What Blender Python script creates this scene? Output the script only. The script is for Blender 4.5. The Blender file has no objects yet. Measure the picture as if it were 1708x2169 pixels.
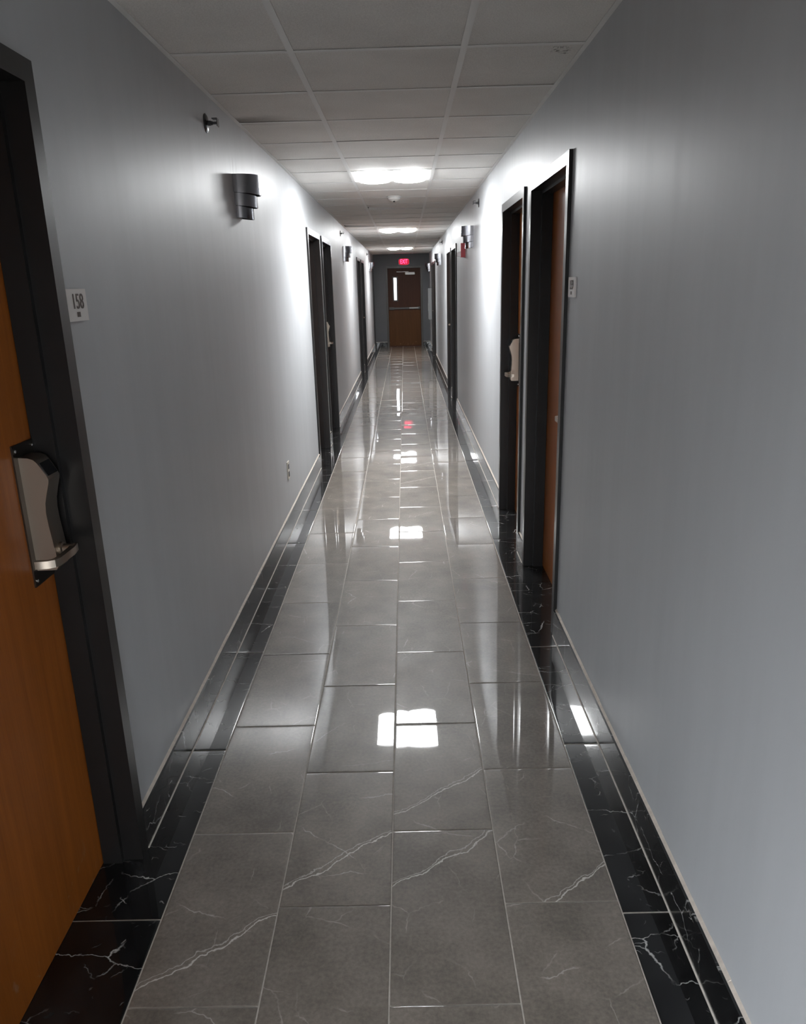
import bpy, bmesh, math, random
from mathutils import Vector, Matrix
random.seed(7)
S = bpy.context.scene
COL = S.collection

# ------------------------------------------------------------------ measures (metres)
XL, XR = -0.825, 0.674          # wall faces
Y0, Y1 = -3.0, 21.95            # corridor ends
ZC = 2.387                      # underside of the ceiling grid
WT = 0.16                       # wall thickness
DW, DH = 1.01, 2.083            # door frame outer size
ROW0, ROW = 3.148, 0.6096       # ceiling rows
TEE_L, TEE_R = -0.3817, 0.2308
LAMP_ROWS = (5, 15, 25)

# ------------------------------------------------------------------ helpers
def tag(o, label=None, cat=None, group=None, kind=None):
    if label: o['label'] = label
    if cat: o['category'] = cat
    if group: o['group'] = group
    if kind: o['kind'] = kind
    return o

def empty(name, loc=(0, 0, 0), rz=0.0):
    o = bpy.data.objects.new(name, None)
    o.empty_display_size = 0.1
    COL.objects.link(o)
    o.location = loc
    o.rotation_euler = (0, 0, rz)
    return o

def link_mesh(name, me, parent=None):
    o = bpy.data.objects.new(name, me)
    COL.objects.link(o)
    if parent: o.parent = parent
    return o

def obj(name, bm, mats, parent=None, smooth=None, bevel=0.0, seg=2):
    if bevel:
        es = [e for e in bm.edges if len(e.link_faces) == 2 and e.calc_face_angle(0) > 0.5]
        bmesh.ops.bevel(bm, geom=es, offset=bevel, segments=seg, profile=0.6, affect='EDGES', clamp_overlap=True)
    bmesh.ops.recalc_face_normals(bm, faces=bm.faces)
    me = bpy.data.meshes.new(name)
    bm.to_mesh(me); bm.free()
    if not isinstance(mats, (list, tuple)): mats = [mats]
    for m in mats: me.materials.append(m)
    if smooth:
        for p in me.polygons: p.use_smooth = True
        if smooth is not True:
            me.set_sharp_from_angle(angle=smooth)
    return link_mesh(name, me, parent)

def copy_tree(o, parent=None):
    c = o.copy(); COL.objects.link(c)
    if parent: c.parent = parent
    for ch in o.children: copy_tree(ch, c)
    return c

def box(bm, a, b, mi=0):
    vs = [bm.verts.new((x, y, z)) for x in (a[0], b[0]) for y in (a[1], b[1]) for z in (a[2], b[2])]
    for q in ((0, 1, 3, 2), (4, 6, 7, 5), (0, 4, 5, 1), (2, 3, 7, 6), (0, 2, 6, 4), (1, 5, 7, 3)):
        f = bm.faces.new([vs[i] for i in q]); f.material_index = mi

def prism(bm, pts, axis, a, b, mi=0):
    """closed polygon pts (2-D) swept along axis from a to b"""
    def mk(p, t):
        return {'x': (t, p[0], p[1]), 'y': (p[0], t, p[1]), 'z': (p[0], p[1], t)}[axis]
    A = [bm.verts.new(mk(p, a)) for p in pts]
    B = [bm.verts.new(mk(p, b)) for p in pts]
    n = len(pts)
    for i in range(n):
        f = bm.faces.new((A[i], A[(i+1) % n], B[(i+1) % n], B[i])); f.material_index = mi
    bm.faces.new(A).material_index = mi
    bm.faces.new(B[::-1]).material_index = mi

def lathe(bm, prof, axis='x', seg=24, centre=(0, 0, 0), mi=0):
    """prof: list of (radius, height along axis)"""
    rings = []
    for r, h in prof:
        ring = []
        for k in range(seg):
            a = 2*math.pi*k/seg
            u, v = r*math.cos(a), r*math.sin(a)
            p = {'x': (h, u, v), 'y': (u, h, v), 'z': (u, v, h)}[axis]
            ring.append(bm.verts.new(Vector(p)+Vector(centre)))
        rings.append(ring)
    for A, B in zip(rings, rings[1:]):
        for k in range(seg):
            bm.faces.new((A[k], A[(k+1) % seg], B[(k+1) % seg], B[k])).material_index = mi
    bm.faces.new(rings[0]).material_index = mi
    bm.faces.new(rings[-1][::-1]).material_index = mi

def text_bm(bm, s, size, depth, mat, mi=0, xscale=1.0):
    """raised lettering added to bm; the text lies in its local XY plane, mat places it"""
    cu = bpy.data.curves.new('lettering', 'FONT')
    cu.body = s; cu.size = size; cu.extrude = depth
    cu.align_x = 'CENTER'; cu.align_y = 'CENTER'
    cu.resolution_u = 4
    ob = bpy.data.objects.new('lettering', cu); COL.objects.link(ob)
    dg = bpy.context.evaluated_depsgraph_get(); dg.update()
    me = bpy.data.meshes.new_from_object(ob.evaluated_get(dg))
    me.transform(mat @ Matrix.Diagonal((xscale, 1, 1, 1)))
    n0 = len(bm.faces)
    bm.from_mesh(me)
    bm.faces.ensure_lookup_table()
    for f in bm.faces[n0:]: f.material_index = mi
    bpy.data.objects.remove(ob); bpy.data.meshes.remove(me); bpy.data.curves.remove(cu)

# ------------------------------------------------------------------ materials
def new_mat(name):
    m = bpy.data.materials.new(name); m.use_nodes = True
    nt = m.node_tree
    return m, nt, nt.nodes['Principled BSDF']

class N:
    """short hand for wiring nodes"""
    def __init__(s, nt): s.nt = nt
    def node(s, t, **k):
        n = s.nt.nodes.new(t)
        for a, b in k.items(): setattr(n, a, b)
        return n
    def put(s, n, i, v):
        if v is None: return
        if isinstance(v, bpy.types.NodeSocket): s.nt.links.new(v, n.inputs[i])
        else: n.inputs[i].default_value = v
    def math(s, op, a, b=None, c=None, clamp=False):
        n = s.node('ShaderNodeMath', operation=op, use_clamp=clamp)
        s.put(n, 0, a); s.put(n, 1, b); s.put(n, 2, c)
        return n.outputs[0]
    def noise(s, vec, scale, detail=3, rough=0.5, dist=0.0, col=False):
        n = s.node('ShaderNodeTexNoise')
        s.put(n, 'Vector', vec); s.put(n, 'Scale', scale); s.put(n, 'Detail', detail)
        s.put(n, 'Roughness', rough); s.put(n, 'Distortion', dist)
        return n.outputs[1 if col else 0]
    def mapping(s, vec, scale=(1, 1, 1), rot=(0, 0, 0), loc=(0, 0, 0)):
        n = s.node('ShaderNodeMapping')
        s.put(n, 'Vector', vec); s.put(n, 'Scale', scale); s.put(n, 'Rotation', rot); s.put(n, 'Location', loc)
        return n.outputs[0]
    def ramp(s, f, stops, interp='LINEAR'):
        n = s.node('ShaderNodeValToRGB'); r = n.color_ramp; r.interpolation = interp
        while len(r.elements) < len(stops): r.elements.new(0.5)
        for e, (p, c) in zip(r.elements, stops):
            e.position = p
            e.color = (*c, 1) if len(c) == 3 else c
        s.put(n, 0, f)
        return n.outputs[0]
    def mix(s, f, a, b):
        n = s.node('ShaderNodeMix', data_type='RGBA')
        s.put(n, 'Factor', f)
        for i, v in ((6, a), (7, b)):
            if isinstance(v, tuple) and len(v) == 3: v = (*v, 1)
            s.put(n, i, v)
        return n.outputs[2]
    def smooth(s, v, lo, hi, a=0.0, b=1.0):
        n = s.node('ShaderNodeMapRange', interpolation_type='SMOOTHSTEP')
        s.put(n, 0, v); s.put(n, 1, lo); s.put(n, 2, hi); s.put(n, 3, a); s.put(n, 4, b)
        return n.outputs[0]
    def bump(s, h, strength=0.2, dist=0.01):
        n = s.node('ShaderNodeBump'); s.put(n, 'Height', h); s.put(n, 'Strength', strength); s.put(n, 'Distance', dist)
        return n.outputs[0]
    def obj(s): return s.node('ShaderNodeTexCoord').outputs['Object']
    def uv(s): return s.node('ShaderNodeTexCoord').outputs['UV']

def plain(name, col, rough=0.5, metal=0.0, spec=0.5, noise=0.0, scale=20):
    m, nt, b = new_mat(name); n = N(nt)
    b.inputs['Roughness'].default_value = rough
    b.inputs['Metallic'].default_value = metal
    b.inputs['Specular IOR Level'].default_value = spec
    if noise:
        f = n.noise(n.obj(), scale, 4, 0.6)
        lo = tuple(c*(1-noise) for c in col); hi = tuple(min(1, c*(1+noise)) for c in col)
        nt.links.new(n.ramp(f, [(0.3, lo), (0.7, hi)]), b.inputs['Base Color'])
    else:
        b.inputs['Base Color'].default_value = (*col, 1)
    return m

def emit(name, col, strength):
    m, nt, b = new_mat(name)
    b.inputs['Base Color'].default_value = (*col, 1)
    b.inputs['Emission Color'].default_value = (*col, 1)
    b.inputs['Emission Strength'].default_value = strength
    return m

def mat_wall():
    m, nt, b = new_mat('grey_semigloss_wall_paint'); n = N(nt)
    c = n.obj()
    f = n.noise(n.mapping(c, (3, 3, 0.5)), 2.2, 4, 0.6)
    col = n.ramp(f, [(0.25, WALL_LO), (0.75, WALL_HI)])
    xyz = n.node('ShaderNodeSeparateXYZ'); n.put(xyz, 0, c)
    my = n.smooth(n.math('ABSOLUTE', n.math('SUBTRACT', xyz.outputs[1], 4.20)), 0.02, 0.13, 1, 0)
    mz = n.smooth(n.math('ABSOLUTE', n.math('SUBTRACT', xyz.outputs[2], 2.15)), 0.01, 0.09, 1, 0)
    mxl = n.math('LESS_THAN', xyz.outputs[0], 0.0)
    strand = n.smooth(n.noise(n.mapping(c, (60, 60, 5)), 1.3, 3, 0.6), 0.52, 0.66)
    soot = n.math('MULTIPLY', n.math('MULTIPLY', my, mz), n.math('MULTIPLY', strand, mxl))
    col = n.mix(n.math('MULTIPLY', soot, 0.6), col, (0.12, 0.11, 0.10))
    nt.links.new(col, b.inputs['Base Color'])
    streak = n.noise(n.mapping(c, (26, 26, 1.2)), 1.0, 4, 0.65)
    fine = n.noise(c, 160, 2, 0.5)
    h = n.math('ADD', n.math('MULTIPLY', streak, 0.25), n.math('MULTIPLY', fine, 0.25))
    nt.links.new(n.bump(h, 0.07, 0.003), b.inputs['Normal'])
    nt.links.new(n.smooth(streak, 0.2, 0.8, WALL_R0, WALL_R1), b.inputs['Roughness'])
    b.inputs['Specular IOR Level'].default_value = 0.24
    return m

def mat_ceiling():
    m, nt, b = new_mat('mineral_fibre_ceiling_tile'); n = N(nt)
    c = n.obj()
    sp = n.noise(c, 190, 3, 0.7)
    big = n.noise(c, 3.0, 3, 0.5)
    col = n.ramp(n.math('ADD', n.math('MULTIPLY', sp, 0.7), n.math('MULTIPLY', big, 0.3)),
                 [(0.33, (0.66, 0.635, 0.605)), (0.62, (0.86, 0.835, 0.80))])
    # a brown damp stain where one joint meets the left wall, and a pencil-like scuff on the right
    xyz = n.node('ShaderNodeSeparateXYZ'); n.put(xyz, 0, c)
    wob = n.noise(c, 11, 4, 0.6)
    dy = n.math('ABSOLUTE', n.math('SUBTRACT', xyz.outputs[1], ROW0+2*ROW-0.045))
    my = n.smooth(n.math('ADD', dy, n.math('MULTIPLY', n.math('SUBTRACT', wob, 0.5), 0.10)), 0.0, 0.15, 1, 0)
    mx = n.smooth(xyz.outputs[0], -0.82, -0.44, 1, 0)
    st = n.math('MULTIPLY', my, mx)
    col = n.mix(n.math('MULTIPLY', st, 0.62), col, (0.07, 0.055, 0.035))
    w2 = n.noise(c, 24, 2, 0.5)
    line = n.math('LESS_THAN', n.math('ABSOLUTE', n.math('SUBTRACT', w2, 0.5)), 0.02)
    ex = n.math('LESS_THAN', n.math('ABSOLUTE', n.math('SUBTRACT', xyz.outputs[0], 0.59)), 0.035)
    ey = n.math('LESS_THAN', n.math('ABSOLUTE', n.math('SUBTRACT', xyz.outputs[1], 3.24)), 0.05)
    scuff = n.math('MULTIPLY', line, n.math('MULTIPLY', ex, ey))
    col = n.mix(n.math('MULTIPLY', scuff, 0.6), col, (0.1, 0.09, 0.08))
    nt.links.new(col, b.inputs['Base Color'])
    nt.links.new(n.bump(sp, 0.35, 0.003), b.inputs['Normal'])
    b.inputs['Roughness'].default_value = 0.85
    b.inputs['Specular IOR Level'].default_value = 0.25
    return m

def vein(n, vec, scale, width, detail=4, dist=0.6):
    f = n.noise(vec, scale, detail, 0.55, dist)
    return n.smooth(n.math('ABSOLUTE', n.math('SUBTRACT', f, 0.5)), 0.0, width, 1, 0)

def cracks(n, vec, scale, width, seed):
    v = n.node('ShaderNodeTexVoronoi', feature='DISTANCE_TO_EDGE', voronoi_dimensions='2D')
    n.put(v, 'Vector', n.mapping(vec, (1, 1, 1), (0, 0, 0), (seed, seed*1.7, 0))); n.put(v, 'Scale', scale)
    return n.smooth(v.outputs['Distance'], 0.0, width*scale, 1, 0)

def mat_grey_tile():
    m, nt, b = new_mat('polished_grey_marble_tile'); n = N(nt)
    uv = n.uv()
    cloud = n.noise(uv, 5, 4, 0.58, 0.0)
    fine = n.noise(uv, 90, 3, 0.65)
    v = n.math('ADD', n.math('MULTIPLY', cloud, 0.6), n.math('MULTIPLY', fine, 0.4))
    col = n.ramp(v, [(0.36, GREY_LO), (0.5, GREY_MID), (0.64, GREY_HI)])
    h = n.node('ShaderNodeAttribute', attribute_name='tile_hash')
    hs = n.node('ShaderNodeSeparateColor'); n.put(hs, 0, h.outputs['Color'])
    # faint hair veins, thinned by a mask
    warp = n.node('ShaderNodeVectorMath', operation='MULTIPLY_ADD')
    n.put(warp, 0, n.noise(uv, 9, 4, 0.65, 0, True)); warp.inputs[1].default_value = (0.06, 0.06, 0); n.put(warp, 2, uv)
    w_ = warp.outputs[0]
    a = n.math('MULTIPLY', cracks(n, n.mapping(w_, (0.75, 1.0, 1), (0, 0, 0.5)), 3.6, 0.0028, 3), n.smooth(n.noise(uv, 5, 3), 0.50, 0.66))
    a2 = n.math('MULTIPLY', cracks(n, n.mapping(w_, (1.1, 0.7, 1), (0, 0, -0.3)), 6.5, 0.0030, 11), n.smooth(n.noise(uv, 6, 3, 0.6), 0.52, 0.72, 0, 0.7))
    # one bold double vein running across some of the tiles (local coordinates carried by tile_local)
    loc = n.node('ShaderNodeAttribute', attribute_name='tile_local')
    ls = n.node('ShaderNodeSeparateXYZ'); n.put(ls, 0, loc.outputs['Vector'])
    wob = n.math('MULTIPLY', n.math('SUBTRACT', n.noise(uv, 9, 4, 0.6), 0.5), 0.10)
    fx = n.math('ADD', n.math('SUBTRACT', n.math('ADD', ls.outputs[1], wob), n.math('MULTIPLY', ls.outputs[0], 0.76)), n.math('MULTIPLY', hs.outputs[1], -1.0))
    d1 = n.smooth(n.math('ABSOLUTE', fx), 0.0006, 0.0042, 1, 0)
    d2 = n.smooth(n.math('ABSOLUTE', n.math('SUBTRACT', fx, n.math('MULTIPLY', n.noise(uv, 5, 2), 0.03))), 0.0004, 0.003, 0.6, 0)
    bold = n.math('MULTIPLY', n.math('MAXIMUM', d1, d2), hs.outputs[2])
    al = n.math('MAXIMUM', n.math('MULTIPLY', n.math('MAXIMUM', a, a2), 0.6), n.math('MULTIPLY', bold, 0.9), clamp=True)
    col = n.mix(al, col, (0.60, 0.57, 0.52))
    # every tile differs a little in tone
    tone = n.node('ShaderNodeHueSaturation')
    n.put(tone, 'Color', col); n.put(tone, 'Value', n.smooth(hs.outputs[0], 0, 1, 0.92, 1.08))
    nt.links.new(tone.outputs[0], b.inputs['Base Color'])
    smear = n.noise(n.mapping(n.obj(), (3.2, 1.3, 1)), 2.4, 3, 0.6, 0.4)
    nt.links.new(n.smooth(smear, 0.3, 0.75, 0.46, 0.52), b.inputs['Roughness'])
    b.inputs['Specular IOR Level'].default_value = 0.40
    b.inputs['Coat Weight'].default_value = 1.0
    b.inputs['Coat IOR'].default_value = 1.62
    nt.links.new(n.smooth(smear, 0.3, 0.8, 0.006, 0.028), b.inputs['Coat Roughness'])
    return m

def mat_black_tile(name='polished_black_marble_tile', along=True):
    m, nt, b = new_mat(name); n = N(nt)
    uv = n.uv()
    cloud = n.noise(uv, 5, 5, 0.65, 0.5)
    col = n.ramp(cloud, [(0.40, BLK_LO), (0.60, BLK_MID), (0.75, BLK_HI)])
    warp = n.node('ShaderNodeVectorMath', operation='MULTIPLY_ADD')
    n.put(warp, 0, n.noise(uv, 11, 4, 0.65, 0, True)); warp.inputs[1].default_value = (0.07, 0.07, 0); n.put(warp, 2, uv)
    w_ = warp.outputs[0]
    a = n.math('MULTIPLY', cracks(n, n.mapping(w_, (0.55, 1.15, 1), (0, 0, 0.2)), 5.0, 0.0024, 5), n.smooth(n.noise(uv, 6, 3), 0.46, 0.62))
    a2 = n.math('MULTIPLY', cracks(n, n.mapping(w_, (0.8, 0.8, 1), (0, 0, 0.6)), 9.0, 0.0020, 17), n.smooth(n.noise(uv, 7, 3, 0.6), 0.52, 0.68))
    a3 = n.math('MULTIPLY', cracks(n, n.mapping(w_, (0.7, 1.1, 1), (0, 0, -0.4)), 24.0, 0.0022, 29), n.smooth(n.noise(uv, 13, 2, 0.5), 0.62, 0.70))
    al = n.math('MAXIMUM', n.math('MAXIMUM', n.math('MULTIPLY', a, 0.9), n.math('MULTIPLY', a2, 0.55)), n.math('MULTIPLY', a3, 0.6), clamp=True)
    col = n.mix(al, col, (0.55, 0.54, 0.52))
    nt.links.new(col, b.inputs['Base Color'])
    b.inputs['Roughness'].default_value = 0.25
    b.inputs['Specular IOR Level'].default_value = 0.15
    b.inputs['Coat Weight'].default_value = 0.7
    nt.links.new(n.smooth(n.noise(n.obj(), 5, 4, 0.6), 0.3, 0.8, 0.006, 0.05), b.inputs['Coat Roughness'])
    return m

def mat_wood(name, lo, hi, rough=0.38, spec=0.28):
    m, nt, b = new_mat(name); n = N(nt)
    c = n.obj()
    g = n.noise(n.mapping(c, (28, 28, 1.1)), 1.6, 6, 0.65, 0.5)
    pores = n.noise(n.mapping(c, (260, 260, 6)), 1.0, 3, 0.6)
    big = n.noise(n.mapping(c, (5, 5, 0.6)), 1.0, 3, 0.5, 1.0)
    f = n.math('ADD', n.math('MULTIPLY', g, 0.5), n.math('ADD', n.math('MULTIPLY', pores, 0.2), n.math('MULTIPLY', big, 0.3)))
    mid = tuple((a+b_)/2 for a, b_ in zip(lo, hi))
    col = n.ramp(f, [(0.30, lo), (0.5, mid), (0.72, hi)])
    # scuffs along the foot of the door
    xyz = n.node('ShaderNodeSeparateXYZ'); n.put(xyz, 0, c)
    foot = n.smooth(xyz.outputs[2], 0.02, 0.22, 1, 0)
    sc = n.math('MULTIPLY', foot, n.smooth(n.noise(n.mapping(c, (9, 16, 9)), 1.6, 3, 0.6, 1.0), 0.62, 0.68))
    col = n.mix(n.math('MULTIPLY', sc, 0.55), col, (0.36, 0.22, 0.13))
    nt.links.new(col, b.inputs['Base Color'])
    nt.links.new(n.bump(pores, 0.08, 0.002), b.inputs['Normal'])
    b.inputs['Roughness'].default_value = rough
    b.inputs['Specular IOR Level'].default_value = spec
    return m

def mat_brushed(name, col, rough=0.32):
    m, nt, b = new_mat(name); n = N(nt)
    f = n.noise(n.mapping(n.obj(), (60, 60, 900)), 1.0, 2, 0.5)
    nt.links.new(n.ramp(f, [(0.3, tuple(c*0.95 for c in col)), (0.7, tuple(min(1, c*1.04) for c in col))]), b.inputs['Base Color'])
    b.inputs['Metallic'].default_value = 1.0
    nt.links.new(n.smooth(f, 0.2, 0.8, rough-0.05, rough+0.06), b.inputs['Roughness'])
    return m

def mat_lens():
    """diffuser of a two-tube troffer: brighter along each tube"""
    m, nt, b = new_mat('lit_prismatic_diffuser'); n = N(nt)
    xyz = n.node('ShaderNodeSeparateXYZ'); n.put(xyz, 0, n.obj())
    d = n.math('ABSOLUTE', n.math('SUBTRACT', n.math('ABSOLUTE', xyz.outputs[0]), 0.14))
    s = n.smooth(d, 0.02, 0.14, LAMP*1.25, LAMP*0.55)
    b.inputs['Base Color'].default_value = (0.9, 0.9, 0.9, 1)
    b.inputs['Emission Color'].default_value = LAMP_COL
    nt.links.new(s, b.inputs['Emission Strength'])
    return m

# tuned values
WALL_LO, WALL_HI = (0.42, 0.43, 0.443), (0.465, 0.475, 0.488)
WALL_R0, WALL_R1 = 0.41, 0.46
GREY_LO, GREY_MID, GREY_HI = (0.108, 0.091, 0.075), (0.165, 0.140, 0.116), (0.225, 0.192, 0.160)
BLK_LO, BLK_MID, BLK_HI = (0.006, 0.006, 0.0065), (0.014, 0.0145, 0.015), (0.045, 0.046, 0.047)
LAMP, LAMP_COL = 87.0, (0.97, 0.99, 1.0, 1)
WORLD = 22.0
EXPOSURE = 0.0

M_WALL = mat_wall()
M_CEIL = mat_ceiling()
M_WALL_FAR = plain('dark_grey_end_wall_paint', (0.072, 0.073, 0.079), 0.5, noise=0.06, scale=3)
M_GREY = mat_grey_tile()
M_BLACK = mat_black_tile()
M_WOOD = mat_wood('orange_brown_veneer', (0.20, 0.054, 0.008), (0.40, 0.118, 0.018))
M_WOOD_FAR = mat_wood('dark_brown_veneer', (0.035, 0.014, 0.009), (0.070, 0.026, 0.013), 0.5, 0.15)
M_WOOD_FAR2 = mat_wood('mid_brown_veneer', (0.052, 0.021, 0.006), (0.10, 0.040, 0.012), 0.5, 0.15)
M_FRAME = plain('charcoal_gloss_frame_paint', (0.013, 0.0120, 0.0118), 0.30, spec=0.28, noise=0.12, scale=9)
M_FRAME_FAR = plain('dark_brown_frame_paint', (0.030, 0.027, 0.022), 0.4, noise=0.1, scale=9)
M_GROUT = plain('beige_grout', (0.46, 0.42, 0.37), 0.8, noise=0.15, scale=60)
M_BEAD = plain('beige_caulk_bead', (0.50, 0.44, 0.38), 0.7, noise=0.15, scale=40)
M_TEE = plain('white_painted_steel_grid', (0.80, 0.79, 0.77), 0.5)
M_DARKVOID = plain('dark_plenum', (0.02, 0.02, 0.02), 0.9)
M_LENS = mat_lens()
M_WHITE = plain('white_plastic', (0.72, 0.72, 0.70), 0.4)
M_IVORY = plain('ivory_plastic', (0.62, 0.58, 0.50), 0.4)
M_NICKEL = plain('satin_nickel', (0.38, 0.325, 0.27), 0.33, 1.0)
M_BRONZE = plain('dark_bronze_plate', (0.085, 0.070, 0.058), 0.38, 1.0)
M_SCREW = plain('bright_steel_screw', (0.8, 0.78, 0.74), 0.2, 1.0)
M_SMOKED = plain('black_reader_glass', (0.006, 0.006, 0.007), 0.12)
M_GUN = plain('gunmetal_sconce', (0.40, 0.40, 0.43), 0.16, 1.0, noise=0.1, scale=8)
M_GUN_IN = plain('dark_sconce_inside', (0.02, 0.02, 0.022), 0.5, 0.2)
M_CHROME = plain('dark_chrome', (0.10, 0.10, 0.105), 0.25, 0.8)
M_RED = plain('red_enamel', (0.30, 0.012, 0.022), 0.35)
M_STROBE = plain('clear_strobe_lens', (0.75, 0.72, 0.74), 0.15)
M_BLACKP = plain('black_plastic', (0.012, 0.012, 0.012), 0.4)
M_SIGN = plain('ivory_sign_plate', (0.66, 0.62, 0.59), 0.4)
M_INK = plain('brown_sign_lettering', (0.060, 0.036, 0.026), 0.6)
M_CAB = plain('grey_painted_steel', (0.12, 0.123, 0.123), 0.35)
M_EXITFACE = emit('red_exit_face', (0.75, 0.01, 0.05), 0.55)
M_EXITTXT = emit('red_exit_letters', (1.0, 0.05, 0.16), 5.0)
M_ALU = plain('brushed_aluminium', (0.20, 0.195, 0.185), 0.38, 0.9)
mg, nt, b = new_mat('clear_glass')
b.inputs['Transmission Weight'].default_value = 1.0
b.inputs['Roughness'].default_value = 0.0
b.inputs['IOR'].default_value = 1.05
M_GLASS = mg

# ------------------------------------------------------------------ doors: where they stand
# (wall, first y, last y, side of the lock: 'near' / 'far')
DOORS = [('L', 0.945, 'far'), ('R', 3.373, 'near'), ('R', 4.59, 'far'),
         ('L', 7.09, 'near'), ('L', 8.29, 'far'),
         ('R', 10.53, 'near'), ('R', 11.76, 'far'),
         ('L', 14.40, 'near'), ('L', 15.72, 'far'),
         ('R', 17.72, 'near'), ('R', 18.94, 'far')]
LD_Y, LD_W = 21.33, 0.58         # narrow door at the far left corner
FILL_OPENING = (-2.45, -0.35, 0.0, 2.10)  # opening added in the left wall behind the camera for fill daylight: y0 y1 z0 z1

# ------------------------------------------------------------------ setting: walls
def wall_with_openings(name, xin, xout, openings):
    bm = bmesh.new()
    cur = Y0
    for (a, b_, z0, z1) in sorted(openings):
        box(bm, (xin, cur, -0.02), (xout, a, 2.62))
        if z0 > 0: box(bm, (xin, a, -0.02), (xout, b_, z0))
        box(bm, (xin, a, z1), (xout, b_, 2.62))
        cur = b_
    box(bm, (xin, cur, -0.02), (xout, Y1, 2.62))
    bmesh.ops.remove_doubles(bm, verts=bm.verts, dist=1e-5)
    return obj(name, bm, M_WALL)

lo, ro = [], []
for w, y, s in DOORS:
    (lo if w == 'L' else ro).append((y+0.012, y+DW-0.012, 0, DH-0.012))
lo.append((LD_Y+0.012, LD_Y+LD_W-0.012, 0, DH-0.012))
lo.append(FILL_OPENING)
tag(wall_with_openings('wall_left', XL, XL-WT, lo), 'grey painted corridor wall on the side of the 158 sign', 'wall', kind='structure')
tag(wall_with_openings('wall_right', XR, XR+WT, ro), 'grey painted corridor wall on the side of the red fire alarm', 'wall', kind='structure')
FX0, FX1 = -0.495, 0.485         # far door frame
bm = bmesh.new()
box(bm, (XL-WT, Y1, -0.02), (FX0+0.012, Y1+WT, 2.62))
box(bm, (FX1-0.012, Y1, -0.02), (XR+WT, Y1+WT, 2.62))
box(bm, (FX0+0.012, Y1, DH-0.012), (FX1-0.012, Y1+WT, 2.62))
tag(obj('wall_far', bm, M_WALL_FAR), 'dark grey end wall around the brown exit door', 'wall', kind='structure')
bm = bmesh.new()
box(bm, (XL-WT, Y0-WT, -0.02), (-0.65, Y0, 2.62)); box(bm, (0.50, Y0-WT, -0.02), (XR+WT, Y0, 2.62))
box(bm, (-0.65, Y0-WT, 2.10), (0.50, Y0, 2.62))  # unseen doorway added in this wall to let fill daylight along the corridor
tag(obj('wall_near', bm, M_WALL), 'grey wall behind the viewer with an opening added to let daylight in', 'wall', kind='structure')

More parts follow.
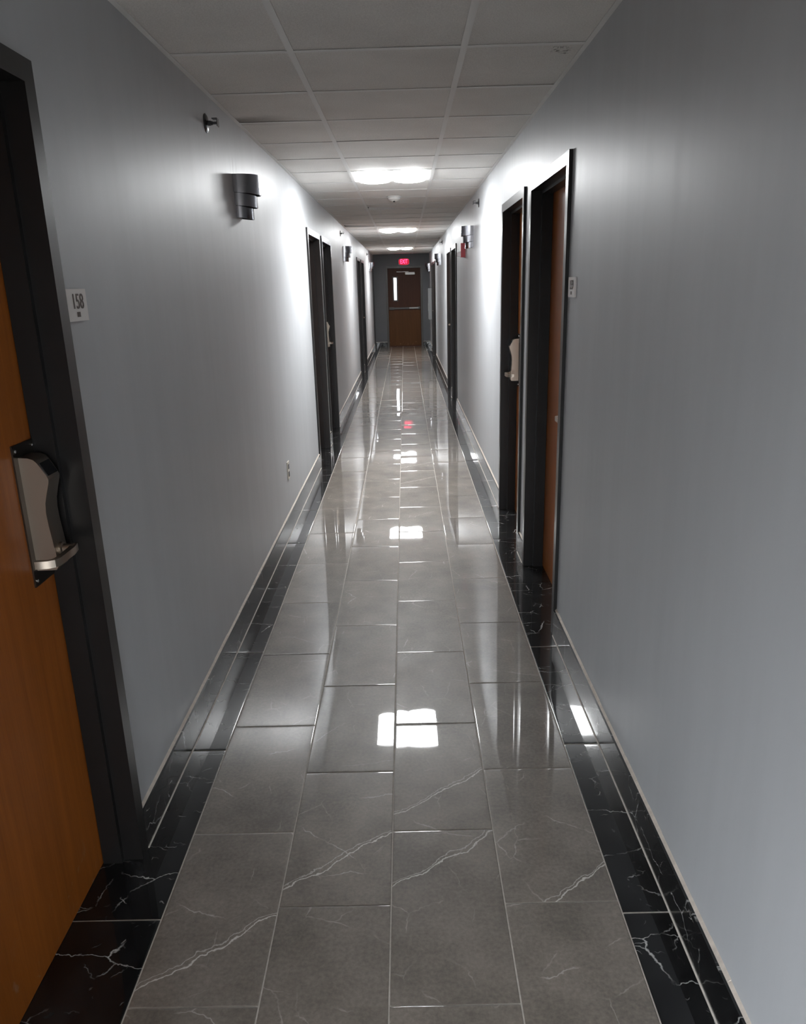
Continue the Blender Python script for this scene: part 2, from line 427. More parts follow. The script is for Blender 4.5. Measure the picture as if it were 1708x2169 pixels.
# ------------------------------------------------------------------ setting: floor
def tile_floor():
    bm = bmesh.new()
    uvl = bm.loops.layers.uv.new('UVMap')
    hl = bm.verts.layers.float_color.new('tile_hash')
    ll = bm.verts.layers.float_vector.new('tile_local')
    rnd = random.Random(11)
    def tile(x0, x1, y0, y1, mi, g=0.0019, bold=None, tilt=0.0014):
        x0 += g; x1 -= g; y0 += g; y1 -= g
        W, H = x1-x0, y1-y0
        e = [0, 0.0008, 0.0022, 0.005, 0.012]
        us = e + [W*0.2, W*0.4, W*0.6, W*0.8] + [W-t for t in reversed(e)]
        vs = e + [H*k/8 for k in range(1, 8)] + [H-t for t in reversed(e)]
        drop = {0: -0.0009, 1: -0.00036, 2: -0.00018, 3: -0.00006, 4: 0.0}
        def edge(i, n): return drop.get(min(i, n-1-i), 0.0)
        tx, ty = rnd.gauss(0, tilt), rnd.gauss(0, tilt)
        bow = rnd.gauss(0.0004, 0.0005)
        hx, hy = rnd.uniform(-0.0008, 0.0008), rnd.uniform(-0.0008, 0.0008)
        off = (rnd.uniform(0, 40), rnd.uniform(0, 40))
        hsh = rnd.random()
        bo = (0.0, 0.0) if bold is None else (bold, 1.0)
        grid = []
        for j, v in enumerate(vs):
            row = []
            for i, u in enumerate(us):
                a, c = u/W*2-1, v/H*2-1
                z = tx*(u-W/2) + ty*(v-H/2) - bow*(c*c)*0.5 + hx*a*c*0.15 + hy*0.15*(a*a) + edge(i, len(us)) + edge(j, len(vs))
                p = bm.verts.new((x0+u, y0+v, z))
                p[hl] = (hsh, bo[0], bo[1], 1)
                p[ll] = (u, v, 0)
                row.append(p)
            grid.append(row)
        for j in range(len(vs)-1):
            for i in range(len(us)-1):
                f = bm.faces.new((grid[j][i], grid[j][i+1], grid[j+1][i+1], grid[j+1][i]))
                f.material_index = mi; f.smooth = True
                for lp, (uu, vv) in zip(f.loops, ((us[i], vs[j]), (us[i+1], vs[j]), (us[i+1], vs[j+1]), (us[i], vs[j+1]))):
                    lp[uvl].uv = (uu+off[0], vv+off[1])
    xs = [-0.6875, -0.3798, -0.0760, 0.2304, 0.5345]
    ph = [2.0133, 1.7081, 2.0073, 1.7072]
    bolds = {}
    for c in range(4):
        k = math.floor((Y0-ph[c])/ROW)
        while ph[c]+k*ROW < Y1:
            ya, yb = max(Y0, ph[c]+k*ROW), min(Y1, ph[c]+(k+1)*ROW)
            if yb-ya > 0.03:
                bold = None
                if (c, k) == (0, -1): bold = 0.04
                elif (c, k) == (2, -1): bold = 0.36
                elif (c, k) == (1, 0): bold = 0.06
                elif (c, k) == (3, 0): bold = -0.10
                elif rnd.random() < 0.12: bold = rnd.uniform(-0.1, 0.45)
                tile(xs[c], xs[c+1], ya, yb, 0, bold=bold)
            k += 1
    PB = 0.796
    for xa, xb, p0 in ((XL-WT, xs[0], 1.673), (xs[4], XR+WT, 1.665)):
        k = math.floor((Y0-p0)/PB)
        while p0+k*PB < Y1:
            ya, yb = max(Y0, p0+k*PB), min(Y1, p0+(k+1)*PB)
            if yb-ya > 0.03: tile(xa, xb, ya, yb, 1, tilt=0.0008)
            k += 1
    box(bm, (XL-WT, Y0-WT, -0.06), (XR+WT, Y1+WT, -0.0018), 2)
    me = bpy.data.meshes.new('floor')
    bm.to_mesh(me); bm.free()
    for m_ in (M_GREY, M_BLACK, M_GROUT): me.materials.append(m_)
    return link_mesh('floor', me)
tag(tile_floor(), 'glossy floor of grey marble tiles between two black marble borders', 'floor', kind='structure')

# ------------------------------------------------------------------ setting: baseboards
def baseboard(name, x, d, openings, label):
    bm = bmesh.new()
    uvl = bm.loops.layers.uv.new('UVMap')
    cur = Y0
    segs = []
    for a, b_ in sorted(openings):
        segs.append((cur, a)); cur = b_
    segs.append((cur, Y1))
    rnd = random.Random(len(name))
    PB = 0.796
    for a, b_ in segs:
        y = a
        while y < b_-1e-4:
            k = math.floor((y-1.67+1e-6)/PB); e = min(b_, 1.67+(k+1)*PB)
            n0 = len(bm.faces)
            box(bm, (x, y+0.0008, 0.001), (x+d*0.015, e-0.0008, 0.127), 0)
            bm.faces.ensure_lookup_table()
            o = (rnd.uniform(0, 40), rnd.uniform(0, 40))
            for f in bm.faces[n0:]:
                for lp in f.loops: lp[uvl].uv = (lp.vert.co.y+o[0], lp.vert.co.z+o[1])
            y = e
        # uneven bead of caulk along the top and a thin one at the foot
        m = max(2, int((b_-a)/0.12))
        for i in range(m):
            ya, yb = a+(b_-a)*i/m, a+(b_-a)*(i+1)/m
            hgt = 0.134+rnd.uniform(-0.0015, 0.002)
            prism(bm, [(x, 0.127), (x+d*0.0085, 0.127), (x+d*0.004, hgt-0.0035), (x, hgt-0.001)], 'y', ya, yb, 1)
            prism(bm, [(x+d*0.015, 0.0), (x+d*0.0185, 0.0), (x+d*0.015, 0.003)], 'y', ya, yb, 2)
    return tag(obj(name, bm, [M_BLACK, M_BEAD, M_GROUT]), label, 'baseboard', kind='structure')
baseboard('baseboard_left', XL, 1, [(y, y+DW) for w_, y, s in DOORS if w_ == 'L']+[(LD_Y, LD_Y+LD_W)], 'black marble baseboard with a beige top bead along the wall with the power outlet')
baseboard('baseboard_right', XR, -1, [(y, y+DW) for w_, y, s in DOORS if w_ == 'R'], 'black marble baseboard with a beige top bead along the wall opposite the 158 sign')
bm = bmesh.new(); uvl = bm.loops.layers.uv.new('UVMap')
for a, b_ in ((XL+0.015, FX0), (FX1, XR-0.015)):
    box(bm, (a, Y1-0.015, 0.001), (b_, Y1, 0.127), 0)
    prism(bm, [(Y1, 0.127), (Y1-0.0145, 0.127), (Y1-0.011, 0.131), (Y1, 0.133)], 'x', a, b_, 1)
for f in bm.faces:
    for lp in f.loops: lp[uvl].uv = (lp.vert.co.x, lp.vert.co.z)
tag(obj('baseboard_far', bm, [M_BLACK, M_BEAD]), 'black marble baseboard either side of the exit door', 'baseboard', kind='structure')

# ------------------------------------------------------------------ setting: ceiling
def ceiling():
    bm = bmesh.new()
    cols = [(XL, TEE_L), (TEE_L, TEE_R), (TEE_R, XR)]
    lift = {(1, 9): (0.028, 0.004), (2, 24): (0.012, 0.02), (0, 13): (0.022, 0.0), (2, 19): (0.0, 0.022), (1, 24): (0.0, 0.0)}
    n0 = math.floor((Y0-ROW0)/ROW); n1 = math.ceil((Y1-ROW0)/ROW)
    rnd = random.Random(3)
    for n in range(n0, n1):
        for c, (xa, xb) in enumerate(cols):
            if c == 1 and n in LAMP_ROWS: continue
            ya, yb = max(Y0, ROW0+n*ROW)+0.003, min(Y1, ROW0+(n+1)*ROW)-0.003
            if yb-ya < 0.02: continue
            xa2, xb2 = xa+0.003, xb-0.003
            z = ZC+0.0026+rnd.uniform(0, 0.0012)
            l, r = lift.get((c, n), (0, 0))
            v = [bm.verts.new(p) for p in ((xa2, ya, z), (xb2, ya, z), (xb2, yb, z+r), (xa2, yb, z+l),
                                           (xa2, ya, z+0.015), (xb2, ya, z+0.015), (xb2, yb, z+0.015+r), (xa2, yb, z+0.015+l))]
            for q in ((0, 3, 2, 1), (4, 5, 6, 7), (0, 1, 5, 4), (1, 2, 6, 5), (2, 3, 7, 6), (3, 0, 4, 7)):
                bm.faces.new([v[i] for i in q])
    box(bm, (XL-WT, Y0-WT, 2.60), (XR+WT, Y1+WT, 2.66), 1)
    return obj('ceiling', bm, [M_CEIL, M_DARKVOID])
tag(ceiling(), 'suspended ceiling of speckled off white tiles, three across', 'ceiling', kind='structure')
bm = bmesh.new()
for x in (TEE_L, TEE_R):
    box(bm, (x-0.012, Y0, ZC), (x+0.012, Y1, ZC+0.0016))
    box(bm, (x-0.0008, Y0, ZC+0.0016), (x+0.0008, Y1, ZC+0.035))
for n in range(math.ceil((Y0-ROW0)/ROW), math.ceil((Y1-ROW0)/ROW)):
    y = ROW0+n*ROW
    for xa, xb in ((XL+0.019, TEE_L-0.012), (TEE_L+0.012, TEE_R-0.012), (TEE_R+0.012, XR-0.019)):
        box(bm, (xa, y-0.012, ZC), (xb, y+0.012, ZC+0.0016))
        box(bm, (xa, y-0.0008, ZC+0.0016), (xb, y+0.0008, ZC+0.03))
for x, d in ((XL, 1), (XR, -1)):
    prism(bm, [(x, ZC-0.0005), (x+d*0.019, ZC-0.0005), (x+d*0.019, ZC+0.0012), (x+d*0.0015, ZC+0.0012), (x+d*0.0015, ZC+0.022), (x, ZC+0.022)], 'y', Y0, Y1)
tag(obj('trim_1', bm, M_TEE), 'white metal grid carrying the ceiling tiles', 'ceiling grid', kind='structure')

# ------------------------------------------------------------------ doors
def frame_mesh(width, height):
    """pressed steel frame, local x out of the wall, y along it; mitred profile swept round three sides"""
    bm = bmesh.new()
    prof = [(0.0, 0.0), (0.0, -0.015), (0.050, -0.015), (0.050, 0.041), (0.0655, 0.041), (0.0655, 0.096),
            (0.050, 0.096), (0.050, WT), (0.0, WT)]
    hw = width/2
    stations = []
    for (ys, zs, my, mz) in ((-hw, 0, 1, 0), (-hw, height, 1, -1), (hw, height, -1, -1), (hw, 0, -1, 0)):
        stations.append([bm.verts.new((-d, ys+my*t, zs+mz*t)) for t, d in prof])
    n = len(prof)
    for A, B in zip(stations, stations[1:]):
        for i in range(n):
            bm.faces.new((A[i], A[(i+1) % n], B[(i+1) % n], B[i]))
    bm.faces.new(stations[0]); bm.faces.new(stations[-1][::-1])
    return bm

def slab_mesh(width, height):
    bm = bmesh.new()
    hw = width/2-0.053
    box(bm, (-0.142, -hw, 0.0015), (-0.098, hw, height-0.053))
    return bm

def add_lock(parent, ly, h):
    """hotel card lock; ly = centre along the wall, h = direction to the hinges, door face at x = -0.098"""
    x0 = -0.098
    bm = bmesh.new()
    box(bm, (x0, ly-0.055, 0.908), (x0+0.004, ly+0.055, 1.258))
    plate = obj('lock_plate', bm, M_BRONZE, parent, bevel=0.0015)
    tag(plate, 'dark bronze backing plate')
    bm = bmesh.new()
    for dy in (-0.044, 0.044):
        for z in (0.922, 1.244):
            lathe(bm, [(0.0046, x0+0.004), (0.0046, x0+0.0058), (0.0025, x0+0.0072)], 'x', 10, (0, ly+dy, z))
    obj('screw', bm, M_SCREW, plate, smooth=0.6)
    # housing: wavy side profile
    prof = [(0.000, 0.945), (0.046, 0.945), (0.051, 0.952), (0.052, 0.975), (0.048, 1.02), (0.0445, 1.06), (0.0435, 1.09), (0.046, 1.115),
            (0.053, 1.14), (0.0605, 1.163), (0.062, 1.172), (0.0585, 1.182), (0.041, 1.213), (0.034, 1.221), (0.022, 1.2255), (0.0, 1.227)]
    bm = bmesh.new()
    prism(bm, [(x0+0.004+d, z) for d, z in prof], 'y', ly-0.035, ly+0.035)
    # narrow the face: slope the front edges in a little
    for v in bm.verts:
        d = v.co.x-x0-0.004
        if d > 0.015: v.co.y = ly+(v.co.y-ly)*(1-2.2*(d-0.015))
    es = [e for e in bm.edges if len(e.link_faces) == 2 and e.calc_face_angle(0) > 1.0]
    bmesh.ops.bevel(bm, geom=es, offset=0.0035, segments=3, affect='EDGES', clamp_overlap=True)
    body = obj('card_lock', bm, M_NICKEL, parent, smooth=0.5)
    tag(body, 'satin nickel card lock with a wavy profile')
    # reader window on the slanted upper face
    bm = bmesh.new()
    a, b_ = Vector((x0+0.004+0.0603, 0, 1.1793)), Vector((x0+0.004+0.0415, 0, 1.2125))
    t = (b_-a).normalized(); nn = Vector((t.z, 0, -t.x))
    P = []
    for p in (a+t*0.001, b_-t*0.002):
        for s in (-0.0265, 0.0265):
            P.append((p, s))
    vs = [bm.verts.new(Vector((p.x, ly+s, p.z))+nn*k) for p, s in P for k in (-0.001, 0.0018)]
    for q in ((0, 2, 3, 1), (4, 5, 7, 6), (0, 1, 5, 4), (2, 6, 7, 3), (1, 3, 7, 5), (0, 4, 6, 2)):
        bm.faces.new([vs[i] for i in q])
    tag(obj('reader_window', bm, M_SMOKED, body, bevel=0.0008), 'black reader window')
    # lever: shank, grip towards the hinges, end bent back to the door
    bm = bmesh.new()
    z = 0.990
    lathe(bm, [(0.017, x0+0.052), (0.017, x0+0.060), (0.012, x0+0.062), (0.012, x0+0.088)], 'x', 16, (0, ly, z))
    path = [(x0+0.083, ly-h*0.014), (x0+0.089, ly+h*0.02), (x0+0.089, ly+h*0.095), (x0+0.084, ly+h*0.110), (x0+0.072, ly+h*0.118), (x0+0.045, ly+h*0.121)]
    th = [0.010, 0.0095, 0.0085, 0.0085, 0.008, 0.008]
    rings = []
    for i, (px_, py_) in enumerate(path):
        a = Vector(path[max(0, i-1)]); c = Vector(path[min(len(path)-1, i+1)])
        d = (c-a).normalized(); nrm = Vector((d.y, -d.x))
        hh = 0.0092
        rings.append([bm.verts.new((px_+nrm.x*s*th[i]*0.8, py_+nrm.y*s*th[i]*0.8, z+k*hh)) for s, k in ((1, 1), (-1, 1), (-1, -1), (1, -1))])
    for A, B in zip(rings, rings[1:]):
        for k in range(4): bm.faces.new((A[k], A[(k+1) % 4], B[(k+1) % 4], B[k]))
    bm.faces.new(rings[0]); bm.faces.new(rings[-1][::-1])
    tag(obj('lever_handle', bm, M_NICKEL, body, bevel=0.003, smooth=0.6), 'satin nickel lever')

proto = {}
def make_door(name, lock_sign):
    t = empty(name)
    obj('door_frame', frame_mesh(DW, DH), M_FRAME, t, bevel=0.0015)
    obj('door_panel', slab_mesh(DW, DH), M_WOOD, t)
    add_lock(t, lock_sign*(DW/2-0.068-0.047), -lock_sign)
    return t

DOOR_LABELS = [
    'orange brown wooden door in a charcoal frame beside the 158 sign, with scuffed foot',
    'brown wooden door in a charcoal frame beside the edge-on number plate, nearest on the fire alarm side',
    'brown wooden door showing its lever lock, second from the viewer on the fire alarm side',
    'door in a charcoal frame just past the power outlet, first of its pair',
    'dark door with a lever lock, second of the pair past the power outlet',
    'dark door just past the red fire alarm, first of its pair',
    'dark door in the pair past the red fire alarm, the farther one',
    'dark door on the outlet side, nearer of the pair past the second wall sconce',
    'dark door on the outlet side, farther of the pair past the second wall sconce',
    'dark door on the fire alarm side, nearer of the last pair',
    'dark door on the fire alarm side, next to the pale wall cabinet']
for i, ((w_, y, s), lab) in enumerate(zip(DOORS, DOOR_LABELS)):
    sign = (1 if s == 'far' else -1)*(1 if w_ == 'L' else -1)
    if sign not in proto:
        d = proto[sign] = make_door('door_%d' % (i+1), sign)
    else:
        d = copy_tree(proto[sign]); d.name = 'door_%d' % (i+1)
    d.location = (XL if w_ == 'L' else XR, y+DW/2, 0)
    d.rotation_euler = (0, 0, 0 if w_ == 'L' else math.pi)
    tag(d, lab, 'door', 'charcoal framed doors along the corridor', 'structure')

t = empty('door_12', (XL, LD_Y+LD_W/2, 0))
obj('door_frame', frame_mesh(LD_W, DH), M_FRAME, t, bevel=0.0015)
obj('door_panel', slab_mesh(LD_W, DH), M_WOOD, t)
tag(t, 'narrow dark framed door in the corner beside the end wall', 'door', 'charcoal framed doors along the corridor', 'structure')

# far exit door: local x to the room's left (facing the viewer), built facing -y
t = empty('door_13', ((FX0+FX1)/2, Y1, 0), -math.pi/2)
FW = FX1-FX0
tag(t, 'brown exit door with a narrow window and push bar at the corridor end', 'door', kind='structure')
obj('door_frame', frame_mesh(FW, DH), M_FRAME_FAR, t, bevel=0.0015)
# local y = +world x ; local x = -world y  -> rotation -90 deg: local x axis -> (0,-1), local y -> (1,0)
LX = (FX0+FX1)/2
g0, g1, gz0, gz1 = -0.283-LX, -0.208-LX, 1.22, 1.79
bm = bmesh.new(); hw = FW/2-0.053
xa, xb = -0.065, -0.021
box(bm, (xa, -hw, -0.001), (xb, g0, DH-0.053)); box(bm, (xa, g1, -0.001), (xb, hw, DH-0.053))
box(bm, (xa, g0, -0.001), (xb, g1, gz0)); box(bm, (xa, g0, gz1), (xb, g1, DH-0.053))
slab = obj('door_panel', bm, M_WOOD_FAR, t)
bm = bmesh.new()
for a, b_ in (((xb, g0-0.03, gz0-0.03), (xb+0.012, g0, gz1+0.03)), ((xb, g1, gz0-0.03), (xb+0.012, g1+0.03, gz1+0.03)),
              ((xb, g0, gz0-0.03), (xb+0.012, g1, gz0)), ((xb, g0, gz1), (xb+0.012, g1, gz1+0.03))):
    box(bm, a, b_)
lite = obj('window_frame', bm, M_FRAME_FAR, slab)
bm = bmesh.new(); box(bm, (xb-0.025, g0, gz0), (xb-0.019, g1, gz1))
obj('window_pane', bm, M_GLASS, slab)
bm = bmesh.new(); box(bm, (xb, -hw+0.012, 0.03), (xb+0.004, hw-0.012, 0.955))
tag(obj('kick_plate', bm, M_WOOD_FAR2, t), 'lighter brown protection panel over the lower half')
bm = bmesh.new()
box(bm, (xb, -hw+0.02, 0.975), (xb+0.045, -hw+0.14, 1.04)); box(bm, (xb, hw-0.09, 0.975), (xb+0.045, hw-0.02, 1.04))
box(bm, (xb+0.01, -hw+0.14, 0.985), (xb+0.04, hw-0.09, 1.03))
bar = obj('push_bar', bm, M_FRAME_FAR, t, bevel=0.004)
bm = bmesh.new(); box(bm, (xb+0.04, 0.12-LX, 0.992), (xb+0.052, 0.37-LX, 1.026))
tag(obj('push_pad', bm, M_ALU, bar, bevel=0.003), 'pale metal push pad')
bm = bmesh.new()
box(bm, (xb, 0.03-LX, 1.865), (xb+0.06, 0.28-LX, 1.925))
box(bm, (xb+0.03, -0.20-LX, 1.935), (xb+0.045, 0.12-LX, 1.947))
obj('door_closer', bm, M_ALU, t, bevel=0.003)

# ------------------------------------------------------------------ ceiling lights
def make_light():
    cx = (TEE_L+TEE_R)/2; hw = (TEE_R-TEE_L)/2-0.012
    hy = ROW/2-0.012
    t = empty('ceiling_light')
    bm = bmesh.new()
    f = 0.022
    for a, b_ in (((-hw, -hy, 0.001), (-hw+f, hy, 0.010)), ((hw-f, -hy, 0.001), (hw, hy, 0.010)),
                  ((-hw+f, -hy, 0.001), (hw-f, -hy+f, 0.010)), ((-hw+f, hy-f, 0.001), (hw-f, hy, 0.010))):
        box(bm, a, b_)
    obj('light_frame', bm, M_TEE, t, bevel=0.001)
    bm = bmesh.new(); box(bm, (-hw, -hy, 0.010), (hw, hy, 0.085))
    obj('housing', bm, M_TEE, t)
    # diffuser: two shallow lobes hanging just below the frame
    bm = bmesh.new()
    n = 24; w = hw-f
    pts = []
    for i in range(n+1):
        x = -w+2*w*i/n
        z = 0.004-LENS_DROP*abs(math.sin(math.pi*(x+w)/w))**0.5
        pts.append((x, z))
    A = [bm.verts.new((x, -hy+f, z)) for x, z in pts]; B = [bm.verts.new((x, hy-f, z)) for x, z in pts]
    for i in range(n): bm.faces.new((A[i], A[i+1], B[i+1], B[i]))
    bm.faces.new([*A, bm.verts.new((w, -hy+f, 0.0095)), bm.verts.new((-w, -hy+f, 0.0095))])
    bm.faces.new([*B, bm.verts.new((w, hy-f, 0.0095)), bm.verts.new((-w, hy-f, 0.0095))])
    tag(obj('diffuser', bm, M_LENS, t), 'glowing white two-lobed diffuser')
    return t
LENS_DROP = 0.025
L0 = make_light()
for i, (n, lab) in enumerate(zip(LAMP_ROWS, ('bright square ceiling light panel before the smoke detector, largest of the three',
                                             'bright ceiling light panel between the smoke detector and the light by the exit sign',
                                             'bright ceiling light panel closest to the red exit sign'))):
    o = L0 if i == 0 else copy_tree(L0)
    o.location = ((TEE_L+TEE_R)/2, ROW0+(n+0.5)*ROW, ZC)
    tag(o, lab, 'ceiling light', 'lit ceiling panels')

# ------------------------------------------------------------------ wall sconces
def make_sconce():
    """three nested curved shells on a back plate; local x out of the wall, z from its foot"""
    t = empty('wall_sconce')
    bm = bmesh.new()
    box(bm, (0, -0.05, 0.002), (0.006, 0.05, 0.185))
    obj('back_plate', bm, M_GUN, t)
    for (ra, rd, z0, z1) in ((0.104, 0.116, 0.112, 0.193), (0.090, 0.096, 0.054, 0.135), (0.070, 0.074, 0.0, 0.075)):
        bm = bmesh.new()
        n = 28; th = 0.003
        st = []
        for i in range(n+1):
            a = math.pi*i/n
            c, s = math.cos(a), math.sin(a)
            # squarish U in plan
            u = -math.copysign(abs(c)**0.85, c); v = abs(s)**0.85
            st.append((u, v))
        ring = []
        for u, v in st:
            y, x = u*ra, v*rd
            yi, xi = u*(ra-th), max(0.0, v*(rd-th))
            zb = z0-0.010*v     # the lower rim dips towards the front
            ring.append([bm.verts.new(p) for p in ((x, y, zb), (x, y, z1), (xi, yi, z1), (xi, yi, zb))])
        for A, B in zip(ring, ring[1:]):
            for k in range(4):
                f = bm.faces.new((A[k], B[k], B[(k+1) % 4], A[(k+1) % 4]))
                f.material_index = 1 if k == 2 else 0
        bm.faces.new(ring[0]); bm.faces.new(ring[-1][::-1])
        obj('shade_tier', bm, [M_GUN, M_GUN_IN], t, smooth=0.7)
    bm = bmesh.new()
    lathe(bm, [(0.022, 0.06), (0.022, 0.10), (0.030, 0.105), (0.030, 0.15), (0.020, 0.17)], 'z', 16, (0.055, 0, 0))
    obj('bulb_holder', bm, M_WHITE, t, smooth=0.6)
    return t
S0 = make_sconce()
SC = [('L', 4.25, 1.937, 'gunmetal three-tier wall sconce with a sharp shadow, nearest and largest'),
      ('L', 11.40, 1.930, 'gunmetal three-tier wall sconce between the door pairs on the outlet side'),
      ('L', 19.60, 1.940, 'shiny small wall sconce nearest the corner by the end wall, outlet side'),
      ('R', 8.08, 1.925, 'gunmetal three-tier wall sconce right above the red fire alarm'),
      ('R', 15.05, 1.930, 'gunmetal wall sconce between the two far door pairs, fire alarm side'),
      ('R', 21.60, 1.930, 'dark wall sconce in the corner above the pale wall cabinet')]
for i, (w_, y, z, lab) in enumerate(SC):
    o = S0 if i == 0 else copy_tree(S0)
    o.location = (XL if w_ == 'L' else XR, y, z)
    o.rotation_euler = (0, 0, 0 if w_ == 'L' else math.pi)
    tag(o, lab, 'wall sconce', 'tiered wall sconces')

# ------------------------------------------------------------------ sidewall sprinklers
def make_sprinkler():
    t = empty('fire_sprinkler')
    bm = bmesh.new(); lathe(bm, [(0.038, 0.0), (0.038, 0.003), (0.030, 0.008), (0.014, 0.010)], 'x', 24)
    obj('mounting_plate', bm, M_CHROME, t, smooth=0.6)
    bm = bmesh.new()
    lathe(bm, [(0.010, 0.008), (0.010, 0.022), (0.008, 0.024), (0.008, 0.030)], 'x', 14)
    for s in (-1, 1): box(bm, (0.020, s*0.011-0.0035, -0.003), (0.052, s*0.011+0.0035, 0.003))
    obj('sprinkler_head', bm, M_CHROME, t, smooth=0.6)
    bm = bmesh.new()
    box(bm, (0.050, -0.018, -0.014), (0.053, 0.018, 0.014)); box(bm, (0.030, -0.018, 0.014), (0.053, 0.018, 0.017))
    obj('deflector', bm, M_CHROME, t)
    return t
P0 = make_sprinkler()
for i, (w_, y, z, lab) in enumerate([
        ('L', 3.68, 2.267, 'dark sidewall sprinkler head before the nearest wall sconce'),
        ('L', 10.96, 2.262, 'small sidewall sprinkler head above the second sconce on the outlet side'),
        ('L', 18.43, 2.275, 'tiny sidewall sprinkler head farthest along the outlet side'),
        ('R', 7.43, 2.265, 'sidewall sprinkler head high up between the lever lock door and the alarm sconce'),
        ('R', 14.36, 2.284, 'sidewall sprinkler head farther down the fire alarm side')]):
    o = P0 if i == 0 else copy_tree(P0)
    o.location = (XL if w_ == 'L' else XR, y, z)
    o.rotation_euler = (0, 0, 0 if w_ == 'L' else math.pi)
    tag(o, lab, 'sprinkler', 'sidewall sprinklers')

# ------------------------------------------------------------------ room signs
def room_sign(text, loc, rz, label):
    t = empty('room_sign', loc, rz)
    bm = bmesh.new(); box(bm, (0, -0.062, -0.0385), (0.007, 0.062, 0.0385))
    obj('plate', bm, M_SIGN, t, bevel=0.0015)
    # text plane: its right is local +y for the reader in the corridor, its up is z, normal +x
    R = Matrix(((0, 0, 1, 0.0074), (1, 0, 0, 0.004), (0, 1, 0, 0.007), (0, 0, 0, 1)))
    bm = bmesh.new(); text_bm(bm, text, 0.052, 0.0009, R, xscale=0.95)
    obj('digits', bm, M_INK, t)
    bm = bmesh.new(); box(bm, (0.007, -0.008, -0.0285), (0.0082, 0.010, -0.0165))
    obj('braille_block', bm, M_INK, t)
    return tag(t, label, 'room sign')
room_sign('158', (XL, 2.034, 1.565), 0, 'pale room number plate reading 158 beside the orange brown door')
room_sign('159', (XR, 3.277, 1.567), math.pi, 'pale room number plate seen edge-on beside the nearest door on the fire alarm side')

# ------------------------------------------------------------------ small things
t = empty('power_outlet', (XL, 5.215, 0.41))
tag(t, 'ivory electrical outlet low on the wall before the first door pair', 'outlet')
bm = bmesh.new(); box(bm, (0, -0.036, -0.060), (0.006, 0.036, 0.060))
obj('cover_plate', bm, M_IVORY, t, bevel=0.002)
for z in (-0.026, 0.026):
    bm = bmesh.new(); box(bm, (0.005, -0.017, z-0.016), (0.009, 0.017, z+0.016))
    s_ = obj('socket', bm, M_BLACKP, t, bevel=0.003)

t = empty('fire_alarm', (XR, 9.11, 1.868), math.pi)
tag(t, 'red fire alarm with a clear strobe, mounted under a wall sconce', 'fire alarm')
bm = bmesh.new(); box(bm, (0, -0.06, 0), (0.05, 0.06, 0.145))
obj('body', bm, M_RED, t, bevel=0.006)
bm = bmesh.new(); box(bm, (0, -0.064, -0.004), (0.004, 0.064, 0.149))
obj('mounting_plate', bm, M_RED, t, bevel=0.001)
bm = bmesh.new(); prism(bm, [(0.05, 0.008), (0.088, 0.014), (0.088, 0.050), (0.05, 0.060)], 'y', -0.045, 0.045)
tag(obj('strobe_lens', bm, M_STROBE, t, bevel=0.003), 'clear white strobe lens')

t = empty('smoke_detector', (-0.076, 7.95, ZC+0.0065))
tag(t, 'round white smoke detector on the ceiling past the largest light', 'smoke detector')
bm = bmesh.new(); lathe(bm, [(0.072, 0.0), (0.072, -0.012), (0.066, -0.016)], 'z', 32)
obj('mounting_base', bm, M_WHITE, t, smooth=0.6)
bm = bmesh.new(); lathe(bm, [(0.060, -0.016), (0.058, -0.028), (0.040, -0.040), (0.018, -0.048), (0.012, -0.052)], 'z', 32)
obj('sensor_dome', bm, M_WHITE, t, smooth=0.6)
bm = bmesh.new(); lathe(bm, [(0.010, -0.040), (0.010, -0.0545), (0.006, -0.056)], 'z', 12, (0.0, -0.018, 0.0))
tag(obj('sensor_hole', bm, M_BLACKP, t), 'dark sensor opening')

t = empty('exit_sign', (0.004, Y1, 2.095), -math.pi/2)
tag(t, 'glowing red EXIT sign above the end door', 'exit sign')
bm = bmesh.new(); box(bm, (0, -0.155, 0), (0.045, 0.155, 0.19))
obj('housing', bm, M_FRAME, t, bevel=0.012)
bm = bmesh.new()
n = 20
pts = []
for i in range(n):     # rounded glowing face
    a = 2*math.pi*(i+0.5)/n
    pts.append((math.copysign(abs(math.cos(a))**0.55, math.cos(a))*0.140, 0.095+math.copysign(abs(math.sin(a))**0.55, math.sin(a))*0.080))
prism(bm, pts, 'x', 0.044, 0.047)
obj('face', bm, M_EXITFACE, t)
R = Matrix(((0, 0, 1, 0.0475), (1, 0, 0, 0), (0, 1, 0, 0.095), (0, 0, 0, 1)))
bm = bmesh.new(); text_bm(bm, 'EXIT', 0.155, 0.0012, R, xscale=0.62)
obj('letters', bm, M_EXITTXT, t)

t = empty('wall_cabinet', (XR, 20.55, 0.76), math.pi)
tag(t, 'pale grey narrow cabinet on the wall near the exit door', 'cabinet')
bm = bmesh.new(); box(bm, (0, -0.15, 0), (0.07, 0.15, 0.75))
obj('body', bm, M_CAB, t, bevel=0.006)
bm = bmesh.new(); box(bm, (0.07, -0.14, 0.01), (0.085, 0.14, 0.74))
dr = obj('cabinet_door', bm, M_CAB, t, bevel=0.004)
bm = bmesh.new(); box(bm, (0.085, 0.085, 0.20), (0.095, 0.105, 0.40))
obj('pull_handle', bm, M_ALU, dr, bevel=0.002)

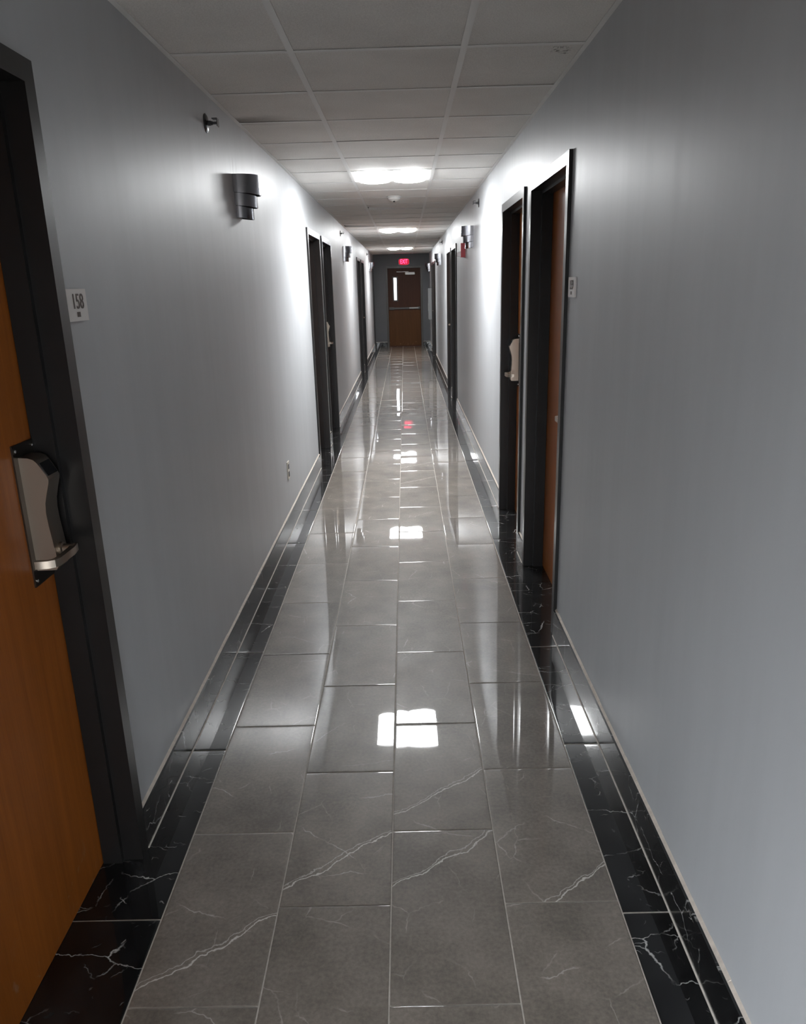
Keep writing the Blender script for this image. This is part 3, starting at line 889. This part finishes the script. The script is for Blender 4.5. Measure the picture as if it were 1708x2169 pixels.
t = empty('door_stop', (0.60, Y1-0.015, 0.085), -math.pi/2)
tag(t, 'small pale knob of a doorstop on the black baseboard beside the exit door', 'doorstop')
bm = bmesh.new(); lathe(bm, [(0.018, 0.0), (0.018, 0.006), (0.008, 0.008), (0.008, 0.045)], 'x', 16)
obj('mounting_stem', bm, M_ALU, t, smooth=0.6)
bm = bmesh.new(); lathe(bm, [(0.012, 0.045), (0.018, 0.050), (0.018, 0.062), (0.010, 0.068)], 'x', 16)
obj('rubber_tip', bm, M_WHITE, t, smooth=0.6)

# ------------------------------------------------------------------ world
wd = bpy.data.worlds.new('daylight'); S.world = wd; wd.use_nodes = True
bg = wd.node_tree.nodes['Background']
n = N(wd.node_tree)
sx = n.node('ShaderNodeSeparateXYZ'); n.put(sx, 0, n.node('ShaderNodeTexCoord').outputs['Generated'])
wd.node_tree.links.new(n.ramp(n.math('ADD', n.math('MULTIPLY', sx.outputs[2], 0.5), 0.5),
    [(0.0, (0.03, 0.028, 0.026)), (0.49, (0.05, 0.048, 0.046)), (0.53, (0.58, 0.61, 0.64)), (0.75, (0.85, 0.91, 0.97))]), bg.inputs[0])
bg.inputs[1].default_value = WORLD

# ------------------------------------------------------------------ camera
F_PX, CX, CY = 1656.963, 854.0, 1128.867
pitch, yaw, roll = 0.306206, 0.009857, -0.027287
cp, sp_ = math.cos(pitch), math.sin(pitch); cy_, sy_ = math.cos(yaw), math.sin(yaw)
fwd = Vector((-sy_*cp, cy_*cp, -sp_)); right = Vector((cy_, sy_, 0)); up = right.cross(fwd)
c, s = math.cos(roll), math.sin(roll)
r2 = c*right+s*up; u2 = -s*right+c*up
cam = bpy.data.cameras.new('camera'); co = bpy.data.objects.new('camera', cam); COL.objects.link(co)
co.matrix_world = Matrix(((r2.x, u2.x, -fwd.x, 0), (r2.y, u2.y, -fwd.y, 0), (r2.z, u2.z, -fwd.z, 1.59036), (0, 0, 0, 1)))
cam.sensor_fit = 'VERTICAL'; cam.sensor_height = 36.0
cam.lens = F_PX/2169*36.0
cam.shift_y = (CY-1084.5)/2169
cam.clip_start = 0.02
S.camera = co

S.view_settings.view_transform = 'Standard'
S.view_settings.look = 'None'
S.view_settings.gamma = 1.0
S.view_settings.use_curve_mapping = False
S.view_settings.exposure = EXPOSURE
